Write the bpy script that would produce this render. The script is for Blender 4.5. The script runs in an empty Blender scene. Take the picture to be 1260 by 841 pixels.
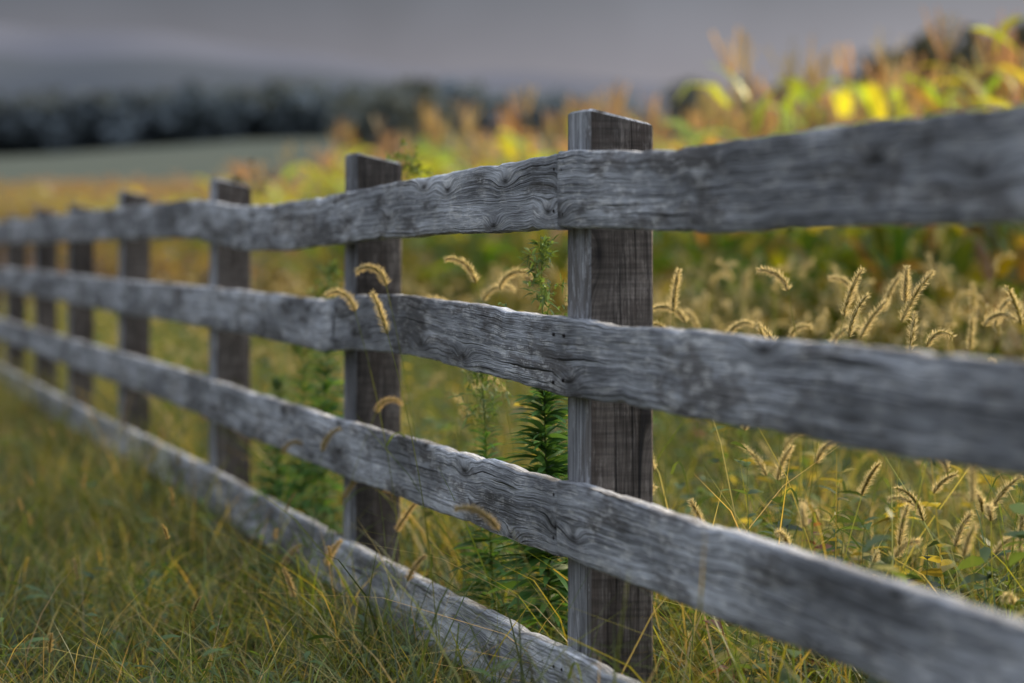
import bpy, math, numpy as np
from mathutils import Vector
R=np.random.default_rng(7)
scene=bpy.context.scene
scene.view_settings.view_transform='Standard'
scene.view_settings.look='None'
scene.view_settings.exposure=0

# ---------------------------------------------------------------- frame of the fence
TH=math.radians(15.06)
D=np.array([-math.sin(TH),math.cos(TH)])      # along the fence, receding
N=np.array([math.cos(TH),math.sin(TH)])       # away from camera side
P0=np.array([0.0883,5.06])
def W(s,n,z=0.0):
    p=P0+D*s+N*n
    return (p[0],p[1],z)
def WA(s,n):
    s=np.asarray(s);n=np.asarray(n)
    return P0[0]+D[0]*s+N[0]*n, P0[1]+D[1]*s+N[1]*n
def terr(x,y):
    h=np.interp(y,[-400,25,60,100,200,220,500,700,1500],[0,0,.45,1.5,4.4,5.2,22.6,26,29])
    q=np.clip((-np.asarray(x)/np.maximum(y,1)-.09)/.10,0,1)
    return h-3.3*q*np.clip((np.asarray(y)-230)/250,0,1)

# ---------------------------------------------------------------- mesh accumulators
class Acc:
    def __init__(s): s.v=[];s.f=[];s.c=[];s.n=0
    def add(s,v,f,c):
        v=np.asarray(v,float).reshape(-1,3);f=np.asarray(f,int).reshape(-1,4);c=np.asarray(c,float).reshape(-1,3)
        s.v.append(v);s.f.append(f+s.n);s.c.append(c);s.n+=len(v)
    def arrays(s): return np.concatenate(s.v),np.concatenate(s.f),np.concatenate(s.c)
    def build(s,name,mat,parent=None,smooth=True):
        v,f,c=s.arrays()
        me=bpy.data.meshes.new(name)
        me.vertices.add(len(v));me.vertices.foreach_set("co",v.ravel())
        me.loops.add(f.size);me.loops.foreach_set("vertex_index",f.ravel().astype(np.int32))
        me.polygons.add(len(f));me.polygons.foreach_set("loop_start",np.arange(0,f.size,4,dtype=np.int32))
        me.update(calc_edges=True)
        ca=me.color_attributes.new("Col",'FLOAT_COLOR','POINT')
        ca.data.foreach_set("color",np.concatenate([c,np.ones((len(c),1))],1).ravel())
        if smooth: me.polygons.foreach_set("use_smooth",np.ones(len(f),bool))
        me.materials.append(mat)
        o=bpy.data.objects.new(name,me);scene.collection.objects.link(o)
        if parent: o.parent=parent
        return o
def ribbons(acc,P,Wd,S,C):
    n,k,_=P.shape
    if S.ndim==2: S=np.repeat(S[:,None,:],k,1)
    L=P-S*Wd[...,None]*.5; Rr=P+S*Wd[...,None]*.5
    v=np.stack([L,Rr],2).reshape(-1,3)
    base=(np.arange(n)*k*2)[:,None]+(np.arange(k-1)*2)[None,:]
    f=np.stack([base,base+1,base+3,base+2],-1).reshape(-1,4)
    c=np.repeat(C[:,:,None,:],2,2).reshape(-1,3)
    acc.add(v,f,c)
def unit(a): return a/np.maximum(np.linalg.norm(a,axis=-1,keepdims=True),1e-9)

# ---------------------------------------------------------------- materials
class NT:
    def __init__(s,mat): s.t=mat.node_tree;s.n=s.t.nodes;s.l=s.t.links
    def new(s,t,**k):
        x=s.n.new(t)
        for a,b in k.items(): setattr(x,a,b)
        return x
    def inp(s,sock,val):
        if isinstance(val,bpy.types.NodeSocket): s.l.new(val,sock)
        else: sock.default_value=val
    def m(s,op,a,b=None,c=None,clamp=False):
        x=s.new('ShaderNodeMath',operation=op,use_clamp=clamp)
        s.inp(x.inputs[0],a)
        if b is not None:s.inp(x.inputs[1],b)
        if c is not None:s.inp(x.inputs[2],c)
        return x.outputs[0]
    def comb(s,a,b,c=0.0):
        x=s.new('ShaderNodeCombineXYZ');s.inp(x.inputs[0],a);s.inp(x.inputs[1],b);s.inp(x.inputs[2],c);return x.outputs[0]
    def noise(s,vec,scale,detail=3,rough=.55,dist=0):
        x=s.new('ShaderNodeTexNoise');s.l.new(vec,x.inputs['Vector']);x.inputs['Scale'].default_value=scale
        x.inputs['Detail'].default_value=detail;x.inputs['Roughness'].default_value=rough;x.inputs['Distortion'].default_value=dist
        return x.outputs[0]
    def mix(s,f,a,b,bt='MIX'):
        x=s.new('ShaderNodeMix',data_type='RGBA',blend_type=bt)
        s.inp(x.inputs[0],f);s.inp(x.inputs[6],a);s.inp(x.inputs[7],b);return x.outputs[2]
    def rng(s,v,a,b,c=0.,d=1.,smooth=True):
        x=s.new('ShaderNodeMapRange',interpolation_type='SMOOTHSTEP' if smooth else 'LINEAR')
        s.inp(x.inputs[0],v)
        for i,q in enumerate((a,b,c,d)): x.inputs[i+1].default_value=q
        return x.outputs[0]
def newmat(name):
    m=bpy.data.materials.new(name);m.use_nodes=True;return m,NT(m),m.node_tree.nodes['Principled BSDF'],m.node_tree.nodes['Material Output']
def col(r,g,b): return (r,g,b,1)

def leafmat(name,transl=.35,spec=.06,rough=.5,tint=(1.15,1.1,.7)):
    m,t,p,o=newmat(name)
    t.n.remove(p)
    a=t.new('ShaderNodeVertexColor');a.layer_name='Col'
    c=a.outputs[0]
    df=t.new('ShaderNodeBsdfDiffuse');t.l.new(c,df.inputs[0])
    tr=t.new('ShaderNodeBsdfTranslucent');t.l.new(t.mix(1.0,c,col(*tint),'MULTIPLY'),tr.inputs[0])
    ms=t.new('ShaderNodeMixShader');ms.inputs[0].default_value=transl
    t.l.new(df.outputs[0],ms.inputs[1]);t.l.new(tr.outputs[0],ms.inputs[2])
    last=ms.outputs[0]
    if spec>0:
        gl=t.new('ShaderNodeBsdfGlossy');gl.inputs['Roughness'].default_value=rough;gl.inputs[0].default_value=col(.9,.95,1)
        m2=t.new('ShaderNodeMixShader');m2.inputs[0].default_value=spec
        t.l.new(last,m2.inputs[1]);t.l.new(gl.outputs[0],m2.inputs[2]);last=m2.outputs[0]
    t.l.new(last,o.inputs[0])
    return m
M_leaf=leafmat('leaf_blades',.48,.04,tint=(1.25,1.12,.55))
M_fox=leafmat('foxtail_bristle',.6,0,tint=(1.12,1.02,.75))
M_corn=leafmat('corn_leaf',.52,.05,.4,tint=(1.25,1.15,.5))
M_tree=leafmat('tree_foliage',.15,0)

def woodmat(name,light,dark,brown,post=False):
    m,t,p,o=newmat(name)
    uv=t.new('ShaderNodeUVMap');uv.uv_map='UVMap'
    sp=t.new('ShaderNodeSeparateXYZ');t.l.new(uv.outputs[0],sp.inputs[0])
    U,V=sp.outputs[0],sp.outputs[1]
    oi=t.new('ShaderNodeObjectInfo');seed=t.m('MULTIPLY',oi.outputs['Random'],53.)
    U2=t.m('ADD',U,seed)
    kn=t.new('ShaderNodeTexVoronoi',voronoi_dimensions='2D',feature='F1')
    kn.inputs['Scale'].default_value=1.0
    t.l.new(t.comb(t.m('MULTIPLY',U2,2.7),t.m('MULTIPLY_ADD',V,9.,seed)),kn.inputs['Vector'])
    d=kn.outputs['Distance'];dd=t.m('MULTIPLY',d,d)
    kg=t.m('POWER',2.718,t.m('MULTIPLY',dd,-26.0))
    ks=t.m('POWER',2.718,t.m('MULTIPLY',dd,-240.0))
    sc=t.new('ShaderNodeSeparateColor');t.l.new(kn.outputs['Color'],sc.inputs[0])
    ksel=t.m('GREATER_THAN',sc.outputs[0],.5)
    kg=t.m('MULTIPLY',kg,ksel);ks=t.m('MULTIPLY',ks,ksel)
    n1=t.noise(t.comb(t.m('MULTIPLY',U2,.8),t.m('MULTIPLY',V,4.),seed),1.0,1)
    fld=t.m('ADD',V,t.m('ADD',t.m('MULTIPLY',n1,.06),t.m('MULTIPLY',kg,.024)))
    rn=t.noise(t.comb(t.m('MULTIPLY',U2,.25),t.m('MULTIPLY',fld,66.),seed),1.0,1)
    line=t.m('ABSOLUTE',t.m('SUBTRACT',rn,.5))
    lines=t.rng(line,.0,.06,1.,0.)
    fib=t.noise(t.comb(t.m('MULTIPLY',U2,11.),t.m('MULTIPLY',fld,380.),seed),1.0,2,.7)
    crk=t.noise(t.comb(t.m('MULTIPLY',U2,1.6),t.m('MULTIPLY',fld,110.),t.m('ADD',seed,9.)),1.0,1)
    crack=t.rng(crk,.25,.35,1.,0.)
    pat=t.noise(t.comb(t.m('MULTIPLY',U2,2.6),t.m('MULTIPLY',V,11.),t.m('ADD',seed,3.)),1.0,4,.70)
    pat2=t.noise(t.comb(t.m('MULTIPLY',U2,14.),t.m('MULTIPLY',V,36.),t.m('ADD',seed,17.)),1.0,4,.78)
    h=t.m('ADD',t.m('MULTIPLY',fib,.8),t.m('MULTIPLY',rn,.35))
    c=t.mix(t.rng(h,.32,.72),col(*dark),col(*light))
    c=t.mix(t.m('MULTIPLY',lines,.6),c,col(*[q*.75 for q in dark]))
    c=t.mix(t.m('MULTIPLY',t.rng(pat,.49,.61),.74),c,t.mix(fib,col(*[q*.45 for q in brown]),col(*[q*1.6 for q in brown])))
    spk=t.m('MULTIPLY',t.rng(pat2,.50,.60),t.rng(fib,.38,.58))
    lt=tuple(min(.85,q*1.4+.04) for q in light)
    c=t.mix(t.m('MULTIPLY',spk,.62),c,col(*lt))
    c=t.mix(t.m('MULTIPLY',crack,.9),c,col(.012,.012,.014))
    c=t.mix(t.m('MULTIPLY',kg,.4),c,col(*[q*.7 for q in brown]))
    c=t.mix(t.m('MULTIPLY',ks,.92),c,col(.018,.016,.016))
    gm=t.noise(t.comb(t.m('MULTIPLY',U2,1.4),t.m('MULTIPLY',V,6.),t.m('ADD',seed,31.)),1.0,3,.6)
    f=t.rng(gm,.33,.67,.48,1.4)
    c=t.mix(1.0,c,t.comb(f,f,f),'MULTIPLY')
    hh=t.m('SUBTRACT',t.m('MULTIPLY',fib,.8),t.m('ADD',t.m('MULTIPLY',lines,.25),t.m('MULTIPLY',crack,1.4)))
    if post:
        saw=t.noise(t.comb(t.m('MULTIPLY',U,120.),t.m('MULTIPLY',V,6.),seed),1.0,2,.7)
        f2=t.rng(saw,.3,.7,.70,1.2)
        c=t.mix(1.0,c,t.comb(f2,f2,f2),'MULTIPLY')
    t.l.new(c,p.inputs['Base Color'])
    p.inputs['Roughness'].default_value=.75;p.inputs['Specular IOR Level'].default_value=.3
    b=t.new('ShaderNodeBump');b.inputs['Strength'].default_value=1.;b.inputs['Distance'].default_value=.004
    t.l.new(hh,b.inputs['Height']);t.l.new(b.outputs[0],p.inputs['Normal'])
    return m
M_board=woodmat('weathered_board',(.60,.63,.69),(.12,.124,.14),(.115,.105,.10))
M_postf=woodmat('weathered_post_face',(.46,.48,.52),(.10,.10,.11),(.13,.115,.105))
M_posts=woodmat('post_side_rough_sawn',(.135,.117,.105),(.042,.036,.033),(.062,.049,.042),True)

# ---------------------------------------------------------------- fence
fence=bpy.data.objects.new('wooden_fence',None);scene.collection.objects.link(fence)
def meshobj(name,verts,faces,uvs,mats,fm=None,smooth=True,parent=fence):
    me=bpy.data.meshes.new(name);me.from_pydata([tuple(v) for v in verts],[],faces)
    uvl=me.uv_layers.new(name='UVMap')
    k=0
    for fi,f in enumerate(faces):
        for j in range(len(f)):
            uvl.data[k].uv=uvs[fi][j];k+=1
    for m in mats: me.materials.append(m)
    for i,pl in enumerate(me.polygons):
        pl.use_smooth=smooth
        if fm: pl.material_index=fm[i]
    o=bpy.data.objects.new(name,me);scene.collection.objects.link(o);o.parent=parent
    return o
def sm(x,xp,fp):
    a=0
    for dx,w in ((-.16,.15),(-.08,.2),(0,.3),(.08,.2),(.16,.15)): a=a+w*np.interp(x+dx,xp,fp)
    return a
B1=np.array([(-2.7,1.176,1.036),(-1.965,1.174,1.034),(-1.292,1.175,1.033),(-.721,1.168,1.031),(-.369,1.177,1.040),(0,1.192,1.049),
 (.532,1.186,1.048),(1.041,1.179,1.046),(1.647,1.170,1.038),(2.125,1.160,1.030),(2.88,1.152,1.014),(3.597,1.152,1.013),(4.2,1.175,1.038),(4.513,1.190,1.051),
 (5.498,1.196,1.060),(7.18,1.202,1.061),(9.446,1.205,1.060),(11.4,1.208,1.063),(13.6,1.215,1.07),(30,1.21,1.07)])
B2=np.array([(-2.7,.874,.738),(-1.965,.8745,.738),(-1.292,.875,.736),(-.721,.877,.739),(-.369,.877,.738),(0,.880,.7357),(.532,.891,.750),(1.041,.900,.763),(1.553,.903,.765),(2.13,.890,.748),
 (2.2,.874,.738),(2.88,.882,.743),(3.597,.8845,.748),(4.513,.888,.749),(5.498,.891,.749),(7.18,.888,.744),(9.446,.898,.752),(11.4,.905,.757),(13.6,.91,.765),(30,.91,.77)])
B3=np.array([(-2.7,.560,.425),(-1.965,.5607,.428),(-1.292,.568,.4325),(-.721,.5695,.4285),(-.369,.573,.431),(0,.5754,.4354),(.532,.576,.4316),(1.553,.572,.428),(2.125,.568,.4246),
 (2.88,.571,.4294),(3.597,.571,.430),(4.513,.575,.436),(5.498,.573,.4386),(7.18,.5706,.4335),(9.446,.565,.425),(13.6,.560,.42),(30,.56,.42)])
B4=np.array([(-2.7,.27,.13),(0,.2589,.12),(.532,.257,.117),(1.041,.254,.114),(2.125,.2535,.112),(2.88,.257,.116),(3.597,.258,.118),(4.513,.2635,.122),(5.498,.261,.121),(7.18,.255,.115),(9.446,.25,.11),(30,.25,.11)])
POSTS=[(-2.4,1.26),(.0,1.266),(2.15,1.262),(4.513,1.258),(7.18,1.278),(9.446,1.258),(11.4,1.27),(13.6,1.26),(15.8,1.265),(18.2,1.26),(20.6,1.27),(23.,1.26),(25.4,1.265),(27.8,1.26)]
T=.031
def board(ctrl,s0,s1,idx,jz=0.0,back=0.0):
    L=s1-s0;n=max(8,int(L/.03))
    ss=np.linspace(s0+.0025,s1-.0025,n)
    c=.004;e=.0015;nv=7
    loop=[]
    for a in np.linspace(0,1,nv): loop.append((0,a,'f'))
    loop+= [(e,1,'a'),(c,1,'b')]
    loop+= [(T-c,1,'b'),(T-e,1,'a')]
    for a in np.linspace(1,0,nv): loop.append((T,a,'f'))
    loop+= [(T-e,0,'a'),(T-c,0,'b'),(c,0,'b'),(e,0,'a')]
    rr=np.random.default_rng(idx)
    ph=rr.uniform(0,6,8);tz0=rr.normal(0,.002);tz1=rr.normal(0,.002);o0=rr.uniform(0,.005);o1=rr.uniform(0,.005)
    chips=[(rr.uniform(s0,s1),rr.uniform(.01,.05),rr.uniform(.001,.0045),rr.random()<.6) for _ in range(int(L*5))]
    verts=[]
    for s in ss:
        f=(s-s0)/L
        zt=sm(s,ctrl[:,0],ctrl[:,1])+jz; zb=sm(s,ctrl[:,0],ctrl[:,2])+jz
        zt+=.0014*math.sin(s*9+ph[0])+.0009*math.sin(s*31+ph[1])+.0006*math.sin(s*77+ph[2]);zb+=.0014*math.sin(s*8+ph[3])+.0009*math.sin(s*27+ph[4])+.0006*math.sin(s*83+ph[5])
        for cs,cw,cd,tp in chips:
            g=cd*math.exp(-((s-cs)/cw)**2)
            if tp: zt-=g
            else: zb+=g
        cup=.002*math.sin(s*2.3+ph[6])
        fo=-(o0*math.exp(-(s-s0)/.15)+o1*math.exp(-(s1-s)/.15))
        for nn,a,k in loop:
            if k=='f': z=zb+c+(zt-zb-2*c)*a; off=cup*math.sin(math.pi*a)
            elif k=='a': z=(zt-e) if a==1 else (zb+e);off=0
            else: z=zt if a==1 else zb;off=0
            verts.append(W(s,nn+off+back+fo,z))
    m=len(loop);faces=[];uvs=[];vv=[];acc=0
    pts=[( nn,(.14*a)) for nn,a,k in loop]
    for j in range(m+1):
        if j: acc+=math.hypot(pts[j%m][0]-pts[j-1][0],pts[j%m][1]-pts[j-1][1])
        vv.append(acc)
    for i in range(n-1):
        for j in range(m):
            a=i*m+j;b=i*m+(j+1)%m
            faces.append((a,a+m,b+m,b))
            uvs.append(((ss[i],vv[j]),(ss[i+1],vv[j]),(ss[i+1],vv[j+1]),(ss[i],vv[j+1])))
    for i0,rev in ((0,False),((n-1)*m,True)):
        f=[i0+j for j in range(m)]
        if rev:f=f[::-1]
        faces.append(tuple(f));uvs.append([(pts[q-i0][0],pts[q-i0][1]) for q in f])
    o=meshobj('rail_board',verts,faces,uvs,[M_board])
    o.data.polygons[len(faces)-1].use_smooth=False;o.data.polygons[len(faces)-2].use_smooth=False
    return o
idx=1
def runs(ctrl,joints,jzs):
    global idx
    for k in range(len(joints)-1):
        board(ctrl,joints[k],joints[k+1],idx,jzs[k%len(jzs)]);idx+=1
runs(B1,[-4.6,0,4.513,9.446,13.6,18.2,23.,27.8],[.003,-.003,.002])
runs(B2,[-2.4,2.15,7.18,11.4,15.8,20.6,25.4,27.8],[0,-.001,.001,-.002])
runs(B3,[-4.6,0,4.513,9.446,13.6,18.2,23.,27.8],[.003,-.003,.002])
runs(B4,[-2.4,2.15,7.18,11.4,15.8,20.6,25.4,27.8],[0,.002,-.002])
def post(s0,top,i):
    rr=np.random.default_rng(100+i)
    hw=.0725;n0=T+.006;n1=n0+.125;c=.004
    lx=rr.normal(0,.004);ly=abs(rr.normal(0,.003))
    if i==1: lx=0;ly=0
    sec=[(hw-c,n0),(hw,n0+c),(hw,n1-c),(hw-c,n1),(-hw+c,n1),(-hw,n1-c),(-hw,n0+c),(-hw+c,n0)]
    zs=list(np.linspace(-.25,top-.03,26))+[top-.004]
    verts=[];m=8
    for z in zs:
        for j,(a,b) in enumerate(sec):
            w=.0012*math.sin(z*17+j*2+i)+.0008*math.sin(z*41+j*5)
            zz=z
            if z>top-.01: zz=z-(b-n0)/.128*.024 + (.004*math.sin(a*90+b*60))
            verts.append(W(s0+a+w+lx*z,b+w*.5+ly*z,zz))
    base=len(verts)
    for j,(a,b) in enumerate(sec):
        verts.append(W(s0+a*.9+lx*top,(b-n0-.064)*.9+n0+.064+ly*top,top+.001-(b-n0)/.128*.024+.004*math.sin(a*90+b*60)))
    faces=[];uvs=[];fm=[]
    vv=[0,.006,.126,.132,.27,.276,.396,.402,.54]
    for i2 in range(len(zs)-1):
        for j in range(m):
            a=i2*m+j;b=i2*m+(j+1)%m
            faces.append((a,b,b+m,a+m));uvs.append(((zs[i2],vv[j]),(zs[i2],vv[j+1]),(zs[i2+1],vv[j+1]),(zs[i2+1],vv[j])))
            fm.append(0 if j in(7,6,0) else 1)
    k=(len(zs)-1)*m
    for j in range(m):
        a=k+j;b=k+(j+1)%m
        faces.append((a,b,base+(j+1)%m,base+j));uvs.append(((1,vv[j]),(1,vv[j+1]),(1.01,vv[j+1]),(1.01,vv[j])));fm.append(0)
    faces.append(tuple(base+j for j in range(m)));uvs.append([(a*1,b) for a,b in sec]);fm.append(0)
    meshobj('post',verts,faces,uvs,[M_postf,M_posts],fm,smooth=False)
for i,(s,t) in enumerate(POSTS): post(s,t,i)
mn,tn,pn,on=newmat('rusty_nail');pn.inputs['Base Color'].default_value=col(.03,.025,.025);pn.inputs['Metallic'].default_value=.6;pn.inputs['Roughness'].default_value=.7
verts=[];faces=[]
def nail(s,z):
    b=len(verts);q=8
    for r,nn in ((.0034,.001),(.0032,-.0034),(.001,-.0042)):
        for j in range(q):
            a=j/q*6.283;verts.append(W(s+r*math.cos(a),nn,z+r*math.sin(a)))
    for l in range(2):
        for j in range(q): faces.append((b+l*q+j,b+l*q+(j+1)%q,b+(l+1)*q+(j+1)%q,b+(l+1)*q+j))
    faces.append(tuple(b+2*q+j for j in range(q)))
for s,_ in POSTS:
    for C in (B1,B2,B3,B4):
        zt=np.interp(s,C[:,0],C[:,1]);zb=np.interp(s,C[:,0],C[:,2])
        for ds in (-.03,.03):
            for f in (.2,.78): nail(s+ds+R.normal(0,.004),zb+(zt-zb)*f+R.normal(0,.004))
me=bpy.data.meshes.new('nails');me.from_pydata(verts,[],faces);me.materials.append(mn)
o=bpy.data.objects.new('nails',me);scene.collection.objects.link(o);o.parent=fence

# ---------------------------------------------------------------- ground
rad=[0]+list(np.geomspace(1.2,1600,80));na=256
vs=[(0,0,0)];fs=[]
for r in rad[1:]:
    for j in range(na):
        a=j/na*2*math.pi;x,y=r*math.sin(a),r*math.cos(a)
        z=float(terr(x,y))+ (.015*math.sin(x*3.1+y)*math.sin(y*2.3) if r<40 else 0)
        vs.append((x,y,z))
for j in range(na): fs.append((0,1+j,1+(j+1)%na))
for i in range(len(rad)-2):
    for j in range(na):
        a=1+i*na+j;b=1+i*na+(j+1)%na;fs.append((a,a+na,b+na,b))
me=bpy.data.meshes.new('ground');me.from_pydata(vs,[],fs)
for p in me.polygons:p.use_smooth=True
mg,t,p,o_=newmat('meadow_soil')
geo=t.new('ShaderNodeNewGeometry');sp=t.new('ShaderNodeSeparateXYZ');t.l.new(geo.outputs['Position'],sp.inputs[0])
n1=t.noise(geo.outputs['Position'],6,5);n2=t.noise(geo.outputs['Position'],.05,4);n3=t.noise(geo.outputs['Position'],.6,5)
near=t.mix(t.rng(n1,.35,.65),col(.02,.022,.010),col(.06,.058,.022))
cornc=t.mix(t.rng(n3,.35,.65),col(.07,.05,.03),col(.17,.11,.07))
far=t.mix(t.rng(n2,.35,.65),col(.10,.12,.105),col(.125,.14,.12))  # distant field, mist mixed into its base colour
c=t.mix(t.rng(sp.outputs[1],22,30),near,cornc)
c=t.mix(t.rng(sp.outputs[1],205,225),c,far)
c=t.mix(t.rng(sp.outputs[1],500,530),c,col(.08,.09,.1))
t.l.new(c,p.inputs['Base Color']);p.inputs['Roughness'].default_value=1.;p.inputs['Specular IOR Level'].default_value=0.
me.materials.append(mg);o=bpy.data.objects.new('ground',me);scene.collection.objects.link(o)

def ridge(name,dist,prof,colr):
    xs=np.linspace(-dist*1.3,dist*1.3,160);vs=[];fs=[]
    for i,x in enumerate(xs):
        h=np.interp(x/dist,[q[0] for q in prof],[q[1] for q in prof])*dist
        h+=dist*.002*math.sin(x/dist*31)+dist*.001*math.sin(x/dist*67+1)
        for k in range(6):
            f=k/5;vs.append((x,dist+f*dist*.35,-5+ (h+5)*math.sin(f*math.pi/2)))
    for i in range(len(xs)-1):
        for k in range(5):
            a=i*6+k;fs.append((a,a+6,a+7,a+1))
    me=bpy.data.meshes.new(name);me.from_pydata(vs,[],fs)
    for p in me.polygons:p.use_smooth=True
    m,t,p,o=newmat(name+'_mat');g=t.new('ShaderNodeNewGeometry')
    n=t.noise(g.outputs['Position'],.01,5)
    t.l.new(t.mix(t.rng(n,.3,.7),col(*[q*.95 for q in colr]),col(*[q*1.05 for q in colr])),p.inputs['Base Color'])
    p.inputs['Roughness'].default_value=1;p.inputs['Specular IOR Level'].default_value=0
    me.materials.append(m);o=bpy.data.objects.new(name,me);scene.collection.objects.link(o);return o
# heights are angular (rise / distance to the crest at 1.35 dist)
ridge('mist_tinted_hill',1500,[(-1.3,.13),(-.3,.121),(-.19,.111),(-.12,.103),(-.06,.097),(.02,.089),(.12,.080),(.3,.075),(1.3,.09)],(.165,.172,.205))  # no mist volume: the haze is painted into the ridge colour
ridge('haze_tinted_hill',760,[(-1.3,.11),(-.3,.106),(-.19,.0985),(-.12,.094),(-.06,.090),(.02,.080),(.12,.066),(.3,.06),(1.3,.08)],(.105,.118,.138))  # ridge added behind the treeline to soften it, haze in its colour

# ---------------------------------------------------------------- trees
def treemass(acc,x,y,h,w,rng,n,base,size,cl,trunk=True):
    z0=base
    nl=7
    lobes=np.stack([rng.normal(0,w*.28,nl),rng.normal(0,w*.25,nl),rng.uniform(h*.3,h*.85,nl)],1);lr=rng.uniform(.2,.36,nl)*w
    k=rng.integers(0,nl,n);dirs=unit(rng.normal(size=(n,3)))
    P=lobes[k]+dirs*(lr[k]*rng.uniform(.5,1.05,n))[:,None]*np.array([1,1,.85])
    P[:,2]=np.maximum(P[:,2],h*.08);P+= [x,y,z0]
    S=unit(rng.normal(size=(n,3)));U=unit(np.cross(S,rng.normal(size=(n,3))))
    sz=size*rng.uniform(.5,1.2,n)[:,None]
    C=np.array(cl)[None]*rng.uniform(.85,1.15,(n,1))*(1.1-.1*(P[:,2:3]-z0)/h)
    ribbons(acc,np.stack([P-U*sz*.5,P+U*sz*.5],1),np.repeat(sz,2,1),S,np.repeat(C[:,None],2,1))
    if trunk:
        a=np.array([[x,y,z0-.5],[x,y,z0+h*.35],[x+.2,y,z0+h*.7]]);wd=np.array([.5,.35,.1])*h/12
        for S in ([1,0,0],[0,1,0]): ribbons(acc,a[None],wd[None],np.array([S],float),np.full((1,3,3),.06))
rt=np.random.default_rng(3)
acc=Acc()
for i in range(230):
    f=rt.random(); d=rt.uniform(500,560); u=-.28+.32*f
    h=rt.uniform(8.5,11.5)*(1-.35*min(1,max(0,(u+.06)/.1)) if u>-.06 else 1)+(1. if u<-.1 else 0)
    k=1.45+.95*min(1,max(0,(u+.19)/.19))  # distance haze baked into the leaf colour, paler to the right
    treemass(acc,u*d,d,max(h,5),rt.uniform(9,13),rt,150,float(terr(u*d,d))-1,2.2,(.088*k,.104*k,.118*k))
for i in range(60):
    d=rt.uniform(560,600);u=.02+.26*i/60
    treemass(acc,u*d,d,rt.uniform(4,8),10,rt,130,float(terr(0,d)),2.2,(.23,.24,.265))  # far trees, paled by haze painted into the leaf colour
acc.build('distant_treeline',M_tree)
acc=Acc()
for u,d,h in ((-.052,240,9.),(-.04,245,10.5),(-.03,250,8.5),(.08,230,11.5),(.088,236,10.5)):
    treemass(acc,u*d,d,h,8,rt,420,float(terr(0,d))-.5,1.1,(.165,.18,.165))  # aerial haze is part of this foliage colour
acc.build('haze_tinted_tree_clump',M_tree)
for u,d,h in ((.165,105,8.),(.178,100,9.),(.195,98,9.8),(.215,104,10.)):
    acc=Acc();treemass(acc,u*d,d,h-1.,6.5,rt,1300,float(terr(0,d)),.5,(.095,.10,.072));acc.build('leafy_tree',M_tree)

# ---------------------------------------------------------------- corn
def corn_template(rng,low=False):
    a=Acc();H=rng.uniform(1.75,1.98);K=4 if low else 7
    nleaf=7 if low else 13
    st=np.array([[0,0,0],[.01,0,H*.5],[.02,.01,H]]);cs=np.array([[.12,.14,.05],[.17,.19,.06],[.3,.25,.14]])
    for S in ([1,0,0],[0,1,0]): ribbons(a,st[None],np.array([[.026,.022,.01]]),np.array([S],float),cs[None])
    for i in range(nleaf):
        z0=H*(.10+.85*i/nleaf);az=i*math.pi+rng.normal(0,.6);L=rng.uniform(.5,.9)*(1-.3*i/nleaf)
        t=np.linspace(0,1,K);el0=rng.uniform(1.0,1.4);drop=rng.uniform(1.0,2.8)
        ang=el0-drop*t**1.2;dx=np.cumsum(np.cos(ang))*L/K;dz=np.cumsum(np.sin(ang))*L/K
        P=np.stack([dx*math.cos(az),dx*math.sin(az),z0+dz],1)
        w=(.085 if not low else .125)*np.sin(np.pi*(.12+.88*t)**.8)**.7*np.where(t>.98,.1,1)
        tw=rng.normal(0,.6)*t
        S=np.stack([-math.sin(az)*np.cos(tw),math.cos(az)*np.cos(tw),np.sin(tw)],1)
        f=i/nleaf;k=rng.random()
        g=np.array([.085,.17,.04]);y=np.array([.62,.60,.05]);b=np.array([.44,.31,.17])
        if f<.25: c0=b*.7 if k<.35 else (y*.5 if k<.6 else g*.8)
        elif f<.6: c0=g*rng.uniform(.7,1.7) if k<.74 else (y*.7 if k<.92 else b*.8)
        else: c0=(g*1.4+ y*rng.uniform(.2,1.)) if k<.88 else b
        c=c0[None]*(1-t[:,None]**3*.6)+ (y if k<.75 else b)[None]*t[:,None]**3*.6
        ribbons(a,P[None],w[None],S[None],c[None])
    nt=6 if low else 11
    for i in range(nt):
        az=rng.uniform(0,6.28);L=rng.uniform(.20,.33);o=rng.uniform(.05,.6) if i else .03
        t=np.linspace(0,1,3);P=np.stack([.02+L*o*t*math.cos(az)*1.,.01+L*o*t*math.sin(az),H-.02+L*t*(1-.25*o*t)],1)
        c=np.array([.38,.28,.235])*rng.uniform(.7,1.3)
        ribbons(a,P[None],np.full((1,3),.010 if not low else .018),np.array([[math.sin(az+1),math.cos(az+1),0]]),np.tile(c,(1,3,1)))
    return a.arrays()
rc=np.random.default_rng(11)
TH_=[corn_template(rc) for _ in range(12)];TL_=[corn_template(rc,True) for _ in range(10)]
corn=Acc()
def place_corn(x,y,low,sc,wsc):
    v,f,c=(TL_ if low else TH_)[rc.integers(0,10)]
    a=rc.uniform(0,6.28);ca,sa=math.cos(a),math.sin(a)
    lx,ly=rc.normal(0,.05,2)
    vx=(v[:,0]*ca-v[:,1]*sa)*wsc;vy=(v[:,0]*sa+v[:,1]*ca)*wsc;vz=v[:,2]*sc
    k=rc.uniform(.7,1.25);yel=rc.uniform(.8,1.35)
    cc=c*k*np.array([yel,1,.85])
    if y>26: 
        q=min(1,(y-26)/55)*.72
        cc=cc*(1-q)+np.array([.31,.215,.14])*q
    corn.add(np.stack([vx+lx*vz+x,vy+ly*vz+y,vz+float(terr(x,y))],1),f,cc)
NE=4.6
def infr(x,y,m=1.12): return (abs(x)<.19*m*y+.35)&(y>2.9)
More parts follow.
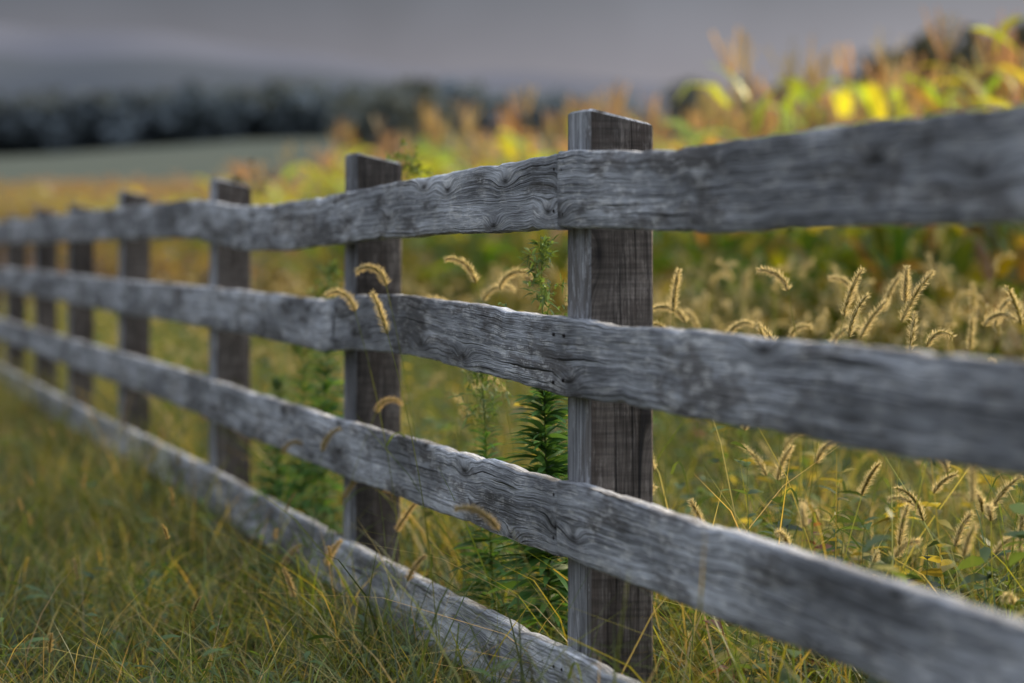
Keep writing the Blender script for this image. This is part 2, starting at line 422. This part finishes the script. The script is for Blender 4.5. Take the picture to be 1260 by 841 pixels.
for r in range(25):
    n=NE+.72*r
    s=-2.
    while s<32:
        x,y=WA(s,n+rc.normal(0,.06));s+=.17+rc.uniform(0,.06)
        if infr(x,y) and y<32: place_corn(float(x),float(y),y>17,rc.uniform(.84,1.12),1.)
for lo,hi,den,ws in ((32,60,1.3,1.3),(60,110,.4,2.1),(110,205,.12,3.6)):
    cnt=int(.19*1.15*2*(hi*hi-lo*lo)/2*den)
    for _ in range(cnt):
        y=math.sqrt(rc.uniform(lo*lo,hi*hi));x=rc.uniform(-.19*1.15,.19*1.15)*y
        n=(x-P0[0])*N[0]+(y-P0[1])*N[1]
        if n<NE: continue
        place_corn(x,y,True,rc.uniform(.82,1.06),ws)
corn.build('corn_field',M_corn)

# ---------------------------------------------------------------- grasses
def blades(acc,s,n,h,w,bend,C0,C1,K=5,rng=R,z0=0.):
    x,y=WA(s,n);m=len(x)
    az=rng.uniform(0,2*math.pi,m);t=np.linspace(0,1,K)[None,:]
    dx=np.cos(az)[:,None];dy=np.sin(az)[:,None]
    ln=rng.uniform(.0,.45,m)[:,None]
    off=h[:,None]*(ln*t+bend[:,None]*t**2.2)
    z=h[:,None]*(t-.45*bend[:,None]*t**2.5)+z0-.01
    z=z+terr(x,y)[:,None]
    P=np.stack([x[:,None]+dx*off,y[:,None]+dy*off,z],-1)
    wd=w[:,None]*(1-t**1.8)*(.75+.5*t)+.0003
    fa=az+math.pi/2+rng.normal(0,.7,m)
    S=np.stack([np.cos(fa),np.sin(fa),np.zeros(m)],1)
    C=C0[:,None,:]*(1-t[...,None])+C1[:,None,:]*t[...,None]
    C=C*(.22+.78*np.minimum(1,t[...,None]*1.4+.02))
    ribbons(acc,P,wd,S,C)
def scatter(cnt,s0,s1,n0,n1,pw,clump=.35,rng=R,cr=.05):
    s=s0+(s1-s0)*rng.random(cnt)**pw;n=rng.uniform(n0,n1,cnt)
    k=rng.random(cnt)<clump
    nc=int(cnt/40)+1
    cs=s0+(s1-s0)*rng.random(nc)**pw;cn=rng.uniform(n0,n1,nc)
    i=rng.integers(0,nc,cnt);q=rng.normal(0,cr,(2,cnt))
    s=np.where(k,cs[i]+q[0],s);n=np.where(k,cn[i]+q[1],n)
    x,y=WA(s,n);ok=infr(x,y)&(n>n0-.05)&~((n>-.03)&(n<.17)&(rng.random(cnt)<.75))
    return s[ok],n[ok]
def palette(m,cols,wts,rng=R,jit=.3):
    cols=np.array(cols);i=rng.choice(len(cols),m,p=np.array(wts)/sum(wts))
    return cols[i]*rng.uniform(1-jit,1+jit,(m,1))*rng.uniform(.92,1.08,(m,3))
GR=[(.050,.092,.018),(.08,.13,.022),(.13,.17,.028),(.27,.25,.04),(.46,.36,.13),(.03,.055,.016)]
front=Acc()
s,n=scatter(66000,-1.6,26,-1.9,.0,1.6,.5)
m=len(s);near_f=np.exp(-((n+.08)/.22)**2)
h=np.clip(R.gamma(5,.032,m),.04,.36)*(1+.3*np.sin(s*2.1+n*3)*np.sin(n*5+s))*(1+.5*near_f)
patch=.5+.5*np.sin(s*1.3+2*np.sin(n*2.5))*np.sin(n*4+1.3+s*.7)
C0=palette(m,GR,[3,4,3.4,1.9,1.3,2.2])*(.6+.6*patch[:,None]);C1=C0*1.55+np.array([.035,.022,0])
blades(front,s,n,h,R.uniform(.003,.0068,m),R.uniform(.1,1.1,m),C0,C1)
s,n=scatter(4800,-1.2,18,-1.8,0,1.5)
m=len(s);C0=palette(m,[(.28,.23,.08),(.17,.20,.05),(.44,.34,.15)],[1,1.2,1])
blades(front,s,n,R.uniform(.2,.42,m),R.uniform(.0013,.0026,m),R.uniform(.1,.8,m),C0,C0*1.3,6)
front.build('meadow_grass',M_leaf)
backg=Acc()
s,n=scatter(74000,-2.2,32,.18,4.8,1.4,.45)
m=len(s);h=np.clip(R.gamma(5,.066,m),.08,.75)*(1+.2*np.sin(s*1.7+n*2))
BG=[(.08,.135,.025),(.15,.20,.032),(.29,.29,.045),(.46,.37,.09),(.58,.45,.19),(.042,.07,.018)]
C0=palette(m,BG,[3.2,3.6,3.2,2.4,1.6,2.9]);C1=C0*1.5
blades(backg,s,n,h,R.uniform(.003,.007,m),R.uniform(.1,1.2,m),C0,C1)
backg.build('tall_verge_grass',M_leaf)

weeds=Acc()
def leaf_set(acc,P,dirv,L,Wd,C,K=4,droop=.4,rng=R):
    m=len(P);t=np.linspace(0,1,K)[None,:,None]
    Q=P[:,None,:]+dirv[:,None,:]*L[:,None,None]*t
    Q=Q.copy();Q[...,2]-=(droop*L)[:,None]*t[...,0]**2
    S=unit(np.cross(dirv,np.array([0,0,1.])+rng.normal(0,.35,(m,3))))
    prof=np.array([.25,1.,.75,.04]) if K==4 else np.interp(np.linspace(0,1,K),[0,.15,.45,.8,1],[.3,.8,1,.6,.03])
    ribbons(acc,Q,Wd[:,None]*prof[None],S,np.repeat(C[:,None,:],K,1)*np.linspace(.85,1.15,K)[None,:,None])
rw=np.random.default_rng(5)
s,n=scatter(2000,-2.0,20,.35,4.7,1.4,.3,rw,.15)
for a,b in zip(s,n):
    x,y=WA(a,b);H=rw.uniform(.2,.66);k=int(rw.integers(12,28))
    zz=rw.uniform(.2,1,k)*H;az=rw.uniform(0,6.28,k);lean=rw.normal(0,.12,2)
    P=np.stack([x+lean[0]*zz,y+lean[1]*zz,zz+float(terr(x,y))],1)
    dv=unit(np.stack([np.cos(az),np.sin(az),rw.uniform(-.1,.8,k)],1))
    r=rw.random()
    base=np.array((.12,.19,.055)) if r<.52 else (np.array((.44,.38,.09)) if r<.76 else (np.array((.06,.10,.035)) if r<.97 else np.array((.30,.14,.09))))
    C=base[None]*rw.uniform(.5,1.5,(k,1))
    Lf=rw.uniform(.03,.08,k)
    leaf_set(weeds,P,dv,Lf,Lf*rw.uniform(.25,.5),C,rng=rw)
    st=np.stack([[x,y,0],[x+lean[0]*H*.5,y+lean[1]*H*.5,H*.5],[x+lean[0]*H,y+lean[1]*H,H]])[None]
    ribbons(weeds,st,np.array([[.004,.003,.001]]),np.array([[1.,0,0]]),np.tile(base*.7,(1,3,1)))
s,n=scatter(300,-1,18,-1.6,-.05,1.5,.4,rw)
for a,b in zip(s,n):
    x,y=WA(a,b);H=rw.uniform(.1,.3);k=int(rw.integers(8,20))
    zz=rw.uniform(.2,1,k)*H;az=rw.uniform(0,6.28,k)
    P=np.stack([np.full(k,x),np.full(k,y),zz],1);dv=unit(np.stack([np.cos(az),np.sin(az),rw.uniform(0,.9,k)],1))
    C=np.array((.08,.14,.035))[None]*rw.uniform(.6,1.8,(k,1));Lf=rw.uniform(.03,.08,k)
    leaf_set(weeds,P,dv,Lf,Lf*rw.uniform(.16,.28),C,rng=rw)
weeds.build('leafy_weeds',M_leaf)

# ---------------------------------------------------------------- foxtails
fox=Acc()
rf=np.random.default_rng(21)
def foxtail(root,h,az,lean,hl,nod,hairs,thick=1.,tone=0.,stemc=(.16,.19,.05),hcol=(.98,.88,.58)):
    d=np.array([math.cos(az),math.sin(az),0.]);t=np.linspace(0,1,9)[:,None]
    root=np.array(root,float)
    P=root+d*lean*h*t**2+np.array([0,0,1.])*h*t*(1-.12*lean*t)
    side=np.array([-d[1],d[0],0.])
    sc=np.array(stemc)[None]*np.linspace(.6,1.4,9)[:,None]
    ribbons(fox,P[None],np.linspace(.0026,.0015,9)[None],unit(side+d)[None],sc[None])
    tan=unit(P[-1]-P[-2]);a0=math.atan2(tan[2],tan@d)
    M=11;u=np.linspace(0,1,M);ang=a0-nod*u**rf.uniform(.8,1.6)
    st=hl/(M-1)
    dx=np.concatenate([[0],np.cumsum(np.cos(ang[:-1]))])*st;dz=np.concatenate([[0],np.cumsum(np.sin(ang[:-1]))])*st
    H=P[-1]+d[None]*dx[:,None]+np.array([0,0,1.])[None]*dz[:,None]
    T_=d[None]*np.cos(ang)[:,None]+np.array([0,0,1.])[None]*np.sin(ang)[:,None]
    Nn=np.cross(T_,side[None])
    rad=.0038*thick*np.clip(np.sin(np.pi*np.clip(.1+.9*u**.8,0,1)),.05,1)**.5
    cc=np.array([.26,.24,.09])*(1+tone)
    for a in (0,math.pi/3,2*math.pi/3):
        S=side[None]*math.cos(a)+Nn*math.sin(a)
        ribbons(fox,H[None],(rad*2)[None],S[None],np.tile(cc,(1,M,1)))
    q=rf.uniform(0,1,hairs);i=q*(M-1);i0=np.minimum(i.astype(int),M-2);fr=(i-i0)[:,None]
    pos=H[i0]*(1-fr)+H[i0+1]*fr;tt=unit(T_[i0]*(1-fr)+T_[i0+1]*fr);nn=Nn[i0]
    a=rf.uniform(0,2*math.pi,hairs)[:,None];rad_=side[None]*np.cos(a)+nn*np.sin(a)
    rr=np.interp(q,u,rad)[:,None]
    b0=pos+rad_*rr*.4
    L=(rf.uniform(.007,.0165,hairs)*thick*(1-.35*q**2))[:,None]
    b1=b0+unit(rad_+tt*rf.uniform(.4,1.2,(hairs,1)))*L
    sd=unit(np.cross(b1-b0,rf.normal(size=(hairs,3))))
    hc=np.array(hcol)[None]*rf.uniform(.8,1.0,(hairs,1))
    hw=.00085 if hairs>200 else .0019
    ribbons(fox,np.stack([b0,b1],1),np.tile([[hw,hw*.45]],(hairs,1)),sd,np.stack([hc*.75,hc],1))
    if hairs>200:
        k=hairs//4
        ps=pos[:k];rs=rad_[:k];c0=ps+rs*rr[:k]*.7;c1=c0+unit(rs*.6+tt[:k])*.0034
        sd=unit(np.cross(c1-c0,rf.normal(size=(k,3))))
        ribbons(fox,np.stack([c0,(c0+c1)/2,c1],1),np.tile([[.001,.0022,.0005]],(k,1)),sd,np.tile(np.array([.36,.34,.14])*(1+tone),(k,3,1)))
    if h>.3:
        j=rf.integers(3,7);az2=az+rf.uniform(-2.5,2.5);tl=np.linspace(0,1,6);L=rf.uniform(.12,.22)
        e=np.array([math.cos(az2),math.sin(az2),0.])
        Q=P[j]+e[None]*(L*.75*tl)[:,None]+np.array([0,0,1.])[None]*(L*(.8*tl-1.1*tl**2.2))[:,None]
        ribbons(fox,Q[None],(.006*(1-tl**2)+.0004)[None],np.array([[-e[1],e[0],0]]),np.tile(np.array([.14,.20,.04]),(1,6,1)))
LFT,RGT=math.pi,0.
hero=[(.60,5.75,.88,RGT,.12,.11,.4),(.62,5.7,.88,.2,.24,.13,.35),(.58,5.9,.84,.1,.22,.10,.45),(.82,5.75,.90,.3,.02,.075,.05),(.70,5.95,.93,LFT,.10,.09,1.6),
 (.87,6.0,.86,.2,.22,.09,2.0),(.52,6.1,.86,LFT,.15,.10,1.9),(.47,6.0,.80,LFT,.12,.085,1.8),(1.05,6.3,.84,.3,.1,.09,.9),(.66,6.2,.80,.2,.1,.09,1.8),
 (-.12,6.15,.93,.1,.1,.10,2.2),(-.18,6.2,.94,2.9,.12,.10,2.3),(-.16,5.9,.84,2.6,.16,.10,.3),(.05,6.1,.95,3.0,.14,.10,1.7),(.10,6.2,.88,.2,.04,.08,.3),
 (-.25,6.4,.88,2.8,.15,.1,2.1),(.32,5.8,.88,.1,.03,.09,.2),(.33,6.1,.82,.3,.2,.09,1.9),(.30,6.0,.78,2.9,.1,.08,1.5),(-.05,6.4,.84,2.9,.1,.09,1.3),
 (.78,5.6,.40,.2,.06,.085,.25),(.70,5.5,.30,.1,.07,.10,.3),(.86,5.6,.40,.3,.16,.08,.7),(.62,5.7,.33,2.7,.2,.075,1.9),(.72,5.8,.36,.2,.3,.07,1.4),(.93,5.8,.44,2.8,.12,.09,1.8),
 (.45,5.6,.42,3.0,.12,.08,.3),(.52,5.8,.52,.2,.1,.08,.6),(.60,5.9,.55,.1,.12,.08,1.2),(.38,5.7,.55,2.9,.15,.08,.4),(.46,5.9,.62,.2,.08,.08,.5),
 (.98,5.9,.35,.1,.22,.08,1.4),(1.02,6.0,.52,2.9,.1,.08,1.7),(.80,6.1,.58,.3,.1,.09,2.1),(.9,6.2,.65,2.8,.1,.09,1.9),
 (1.10,6.2,.30,.2,.12,.09,.6),(.22,5.7,.45,.1,.1,.075,.7),(.27,5.75,.30,2.8,.1,.075,.9),
 (.75,6.3,.88,.4,.15,.1,.5),(.92,6.4,.90,2.7,.12,.1,1.7),(-.20,6.6,.90,.3,.15,.1,1.9),(-.10,6.7,.82,2.8,.1,.09,.4)]
for x,y,h,az,ln,hl,nod in hero:
    foxtail((x,y,0),h,az,ln,hl,nod,620,1.08,rf.uniform(-.1,.25))
for s_,n_,h,az,ln,hl,nod in [(1.75,-.10,.62,RGT,.20,.085,2.2),(1.95,-.12,.50,.3,.1,.08,1.2),(2.0,-.10,.38,.2,.25,.08,.5),(-.38,-.05,.54,LFT,.30,.09,1.3),(1.35,-.12,.36,.2,.3,.08,.2),
   (1.5,-.2,.26,.3,.2,.07,.5),(1.9,-.25,.22,.1,.3,.07,.4),(1.2,-.25,.22,2.8,.15,.07,.3),(2.6,-.15,.45,.2,.2,.08,2.),(1.0,-.12,.28,.2,.2,.07,.5)]:
    x,y=WA(s_,n_);foxtail((float(x),float(y),0),h,az,ln,hl,nod,620,.85,.05,hcol=(.80,.66,.42))
s,n=scatter(1150,-1.6,14,.35,4.4,1.3,.5,rf,.25)
for a,b in zip(s,n):
    x,y=WA(a,b);fr=y>7.3
    foxtail((float(x),float(y),0),rf.uniform(.35,.86),rf.uniform(0,6.28),rf.uniform(.03,.28),rf.uniform(.055,.105),rf.uniform(.0,1.1) if rf.random()<.45 else rf.uniform(1.2,2.3),90 if fr else 340,1.+(.2 if fr else 0),rf.uniform(-.2,.3))
s,n=scatter(230,-.8,8,1.0,4.3,1.0,.5,rf,.3)
for a,b in zip(s,n):
    x,y=WA(a,b)
    foxtail((float(x),float(y),0),rf.uniform(.66,.95),rf.uniform(0,6.28),rf.uniform(.03,.25),rf.uniform(.07,.12),rf.uniform(.1,2.4),100,1.2,rf.uniform(-.1,.3))
s,n=scatter(70,.3,13,-1.4,-.1,1.2,.3,rf)
for a,b in zip(s,n):
    x,y=WA(a,b);foxtail((float(x),float(y),0),rf.uniform(.2,.36),rf.uniform(0,6.28),rf.uniform(.05,.3),rf.uniform(.035,.06),rf.uniform(.1,.9),130,.55,-.2,hcol=(.62,.5,.26))
fox.build('foxtail_grass',M_fox)

# ---------------------------------------------------------------- horseweed
def horseweed(x,y,H,rng,name,dense=1.,z0=0.,zd0=.5,zd1=.75,k_=1.):
    a=Acc();lx,ly=rng.normal(0,.03,2)
    t=np.linspace(0,1,12);P=np.stack([x+lx*t,y+ly*t,z0+H*t],1)
    for S in ([1.,0,0],[0,1.,0]): ribbons(a,P[None],(.008*(1-t)+.0015)[None],np.array([S]),np.tile([.09,.15,.05],(1,12,1)))
    n=int(300*dense);zf=np.concatenate([rng.uniform(.2,zd0,n//3),rng.uniform(zd0,zd1,n-n//3)])
    az=np.arange(n)*2.4+rng.normal(0,.2,n)
    Q=np.stack([x+lx*zf,y+ly*zf,z0+H*zf],1);up=rng.uniform(.1,.75,n)+.6*(zf-zd0)
    dv=unit(np.stack([np.cos(az),np.sin(az),up],1));L=k_*rng.uniform(.08,.12,n)*np.interp(zf,[.2,zd0,zd1],[1.,1.,.5])
    C=np.array([.09,.21,.055])[None]*rng.uniform(.6,1.5,(n,1))
    leaf_set(a,Q,dv,L,L*.13,C,K=6,droop=.35,rng=rng)
    nb=36
    for i in range(nb):
        f=rng.uniform(zd1-.02,.98);az_=rng.uniform(0,6.28);L=(1.05-f)*H*.5*rng.uniform(.6,1)
        d=unit(np.array([math.cos(az_),math.sin(az_),1.1]));b=np.array([x+lx*f,y+ly*f,z0+H*f]);tt=np.linspace(0,1,5)[:,None]
        B=b+d*L*tt;ribbons(a,B[None],np.full((1,5),.0016),np.array([[-d[1],d[0],0]]),np.tile([.12,.18,.06],(1,5,1)))
        k=16;q=rng.uniform(.1,1,k)[:,None];pp=b+d*L*q
        dv=unit(rng.normal(size=(k,3))*.7+d);l=rng.uniform(.014,.032,k)
        leaf_set(a,pp,dv,l,l*.2,np.array([.14,.23,.07])[None]*rng.uniform(.6,1.5,(k,1)),rng=rng)
    a.build(name,M_leaf)
rh=np.random.default_rng(9)
horseweed(.085,5.72,1.04,rh,'horseweed_plant',1.6,0,.44,.72,1.3)
horseweed(-.03,6.15,.80,rh,'horseweed_plant',.8,0,.4,.75)
horseweed(.10,6.2,.62,rh,'horseweed_plant',.8,0,.4,.8)
horseweed(-.55,7.8,.98,rh,'horseweed_plant',1.1,0,.5,.8)
horseweed(-.62,8.1,.8,rh,'horseweed_plant',1.,0,.4,.8)
horseweed(-.72,8.3,.62,rh,'horseweed_plant',1.,0,.4,.8)
def sprig(s,n,z,H,rng,name,k=26,colr=(.16,.22,.06)):
    a=Acc();x,y=WA(s,n);x=float(x);y=float(y)
    for b in range(6):
        d=unit(np.array([rng.normal(0,.6),rng.normal(0,.4),1.]));t=np.linspace(0,1,5)[:,None];L=H*rng.uniform(.5,1)
        o=np.array([x,y,z]);ribbons(a,(o+d*L*t)[None],np.full((1,5),.002),np.array([[d[2],0,-d[0]]]),np.tile(colr,(1,5,1)))
        q=rng.uniform(.2,1,(k//3,1));l=rng.uniform(.012,.03,k//3)
        leaf_set(a,o+d*L*q,unit(rng.normal(size=(k//3,3))+d*.5),l,l*.45,np.array(colr)[None]*rng.uniform(.7,1.5,(k//3,1)),rng=rng)
    a.build(name,M_leaf)
sprig(2.12,.19,1.2,.11,rh,'climbing_weed',36)
sprig(2.22,.2,1.22,.08,rh,'climbing_weed',30)
sprig(4.45,.19,1.2,.17,rh,'dry_sprig',18,(.10,.08,.06))
sprig(4.55,.10,1.22,.09,rh,'dry_sprig',40,(.07,.08,.05))

# ---------------------------------------------------------------- world, sun, camera
SE,SA=math.radians(21),math.radians(38)
w=bpy.data.worlds.new("World");scene.world=w;w.use_nodes=True
nt=w.node_tree;nd=nt.nodes;lk=nt.links
for q in list(nd): nd.remove(q)
out=nd.new('ShaderNodeOutputWorld')
sky=nd.new('ShaderNodeTexSky');sky.sky_type='NISHITA';sky.sun_disc=False;sky.sun_elevation=SE;sky.sun_rotation=SA;sky.dust_density=3
b1=nd.new('ShaderNodeBackground');b1.inputs[1].default_value=.006;lk.new(sky.outputs[0],b1.inputs[0])
tc=nd.new('ShaderNodeTexCoord');sx=nd.new('ShaderNodeSeparateXYZ');lk.new(tc.outputs['Generated'],sx.inputs[0])
cr=nd.new('ShaderNodeValToRGB');lk.new(sx.outputs[2],cr.inputs[0])
e=cr.color_ramp.elements
e[0].position=0;e[0].color=(.27,.265,.31,1);e[1].position=1;e[1].color=(1.22,1.33,1.50,1)
q=e.new(.052);q.color=(.285,.278,.33,1)
q=e.new(.098);q.color=(.135,.15,.188,1)
q=e.new(.3);q.color=(.72,.78,.90,1)
nz=nd.new('ShaderNodeTexNoise');nz.inputs['Scale'].default_value=9;nz.inputs['Detail'].default_value=3;lk.new(tc.outputs['Generated'],nz.inputs['Vector'])
mr=nd.new('ShaderNodeMapRange');lk.new(nz.outputs[0],mr.inputs[0]);mr.inputs[1].default_value=.3;mr.inputs[2].default_value=.7;mr.inputs[3].default_value=.84;mr.inputs[4].default_value=1.16
mrx=nd.new('ShaderNodeMapRange');lk.new(sx.outputs[0],mrx.inputs[0]);mrx.inputs[1].default_value=-.22;mrx.inputs[2].default_value=.1;mrx.inputs[3].default_value=.66;mrx.inputs[4].default_value=1.1
mu=nd.new('ShaderNodeMath');mu.operation='MULTIPLY';lk.new(mr.outputs[0],mu.inputs[0]);lk.new(mrx.outputs[0],mu.inputs[1])
b2=nd.new('ShaderNodeBackground');lk.new(cr.outputs[0],b2.inputs[0]);lk.new(mu.outputs[0],b2.inputs[1])
ad=nd.new('ShaderNodeAddShader');lk.new(b1.outputs[0],ad.inputs[0]);lk.new(b2.outputs[0],ad.inputs[1]);lk.new(ad.outputs[0],out.inputs[0])

sl=bpy.data.lights.new('sun','SUN');sl.energy=5.0;sl.angle=math.radians(8);sl.color=(1,.77,.45)
so=bpy.data.objects.new('sun',sl);scene.collection.objects.link(so)
v=Vector((math.sin(SA)*math.cos(SE),math.cos(SA)*math.cos(SE),math.sin(SE)))
so.rotation_mode='QUATERNION';so.rotation_quaternion=v.to_track_quat('Z','Y')

cam=bpy.data.cameras.new('camera');co=bpy.data.objects.new('camera',cam);scene.collection.objects.link(co)
co.location=(0,0,1.0);co.rotation_euler=(math.radians(90),0,0)
cam.lens=95;cam.sensor_width=36;cam.shift_y=-107.5/1260
cam.clip_start=.05;cam.clip_end=6000
cam.dof.use_dof=True;cam.dof.focus_distance=5.45;cam.dof.aperture_fstop=2.3
scene.camera=co
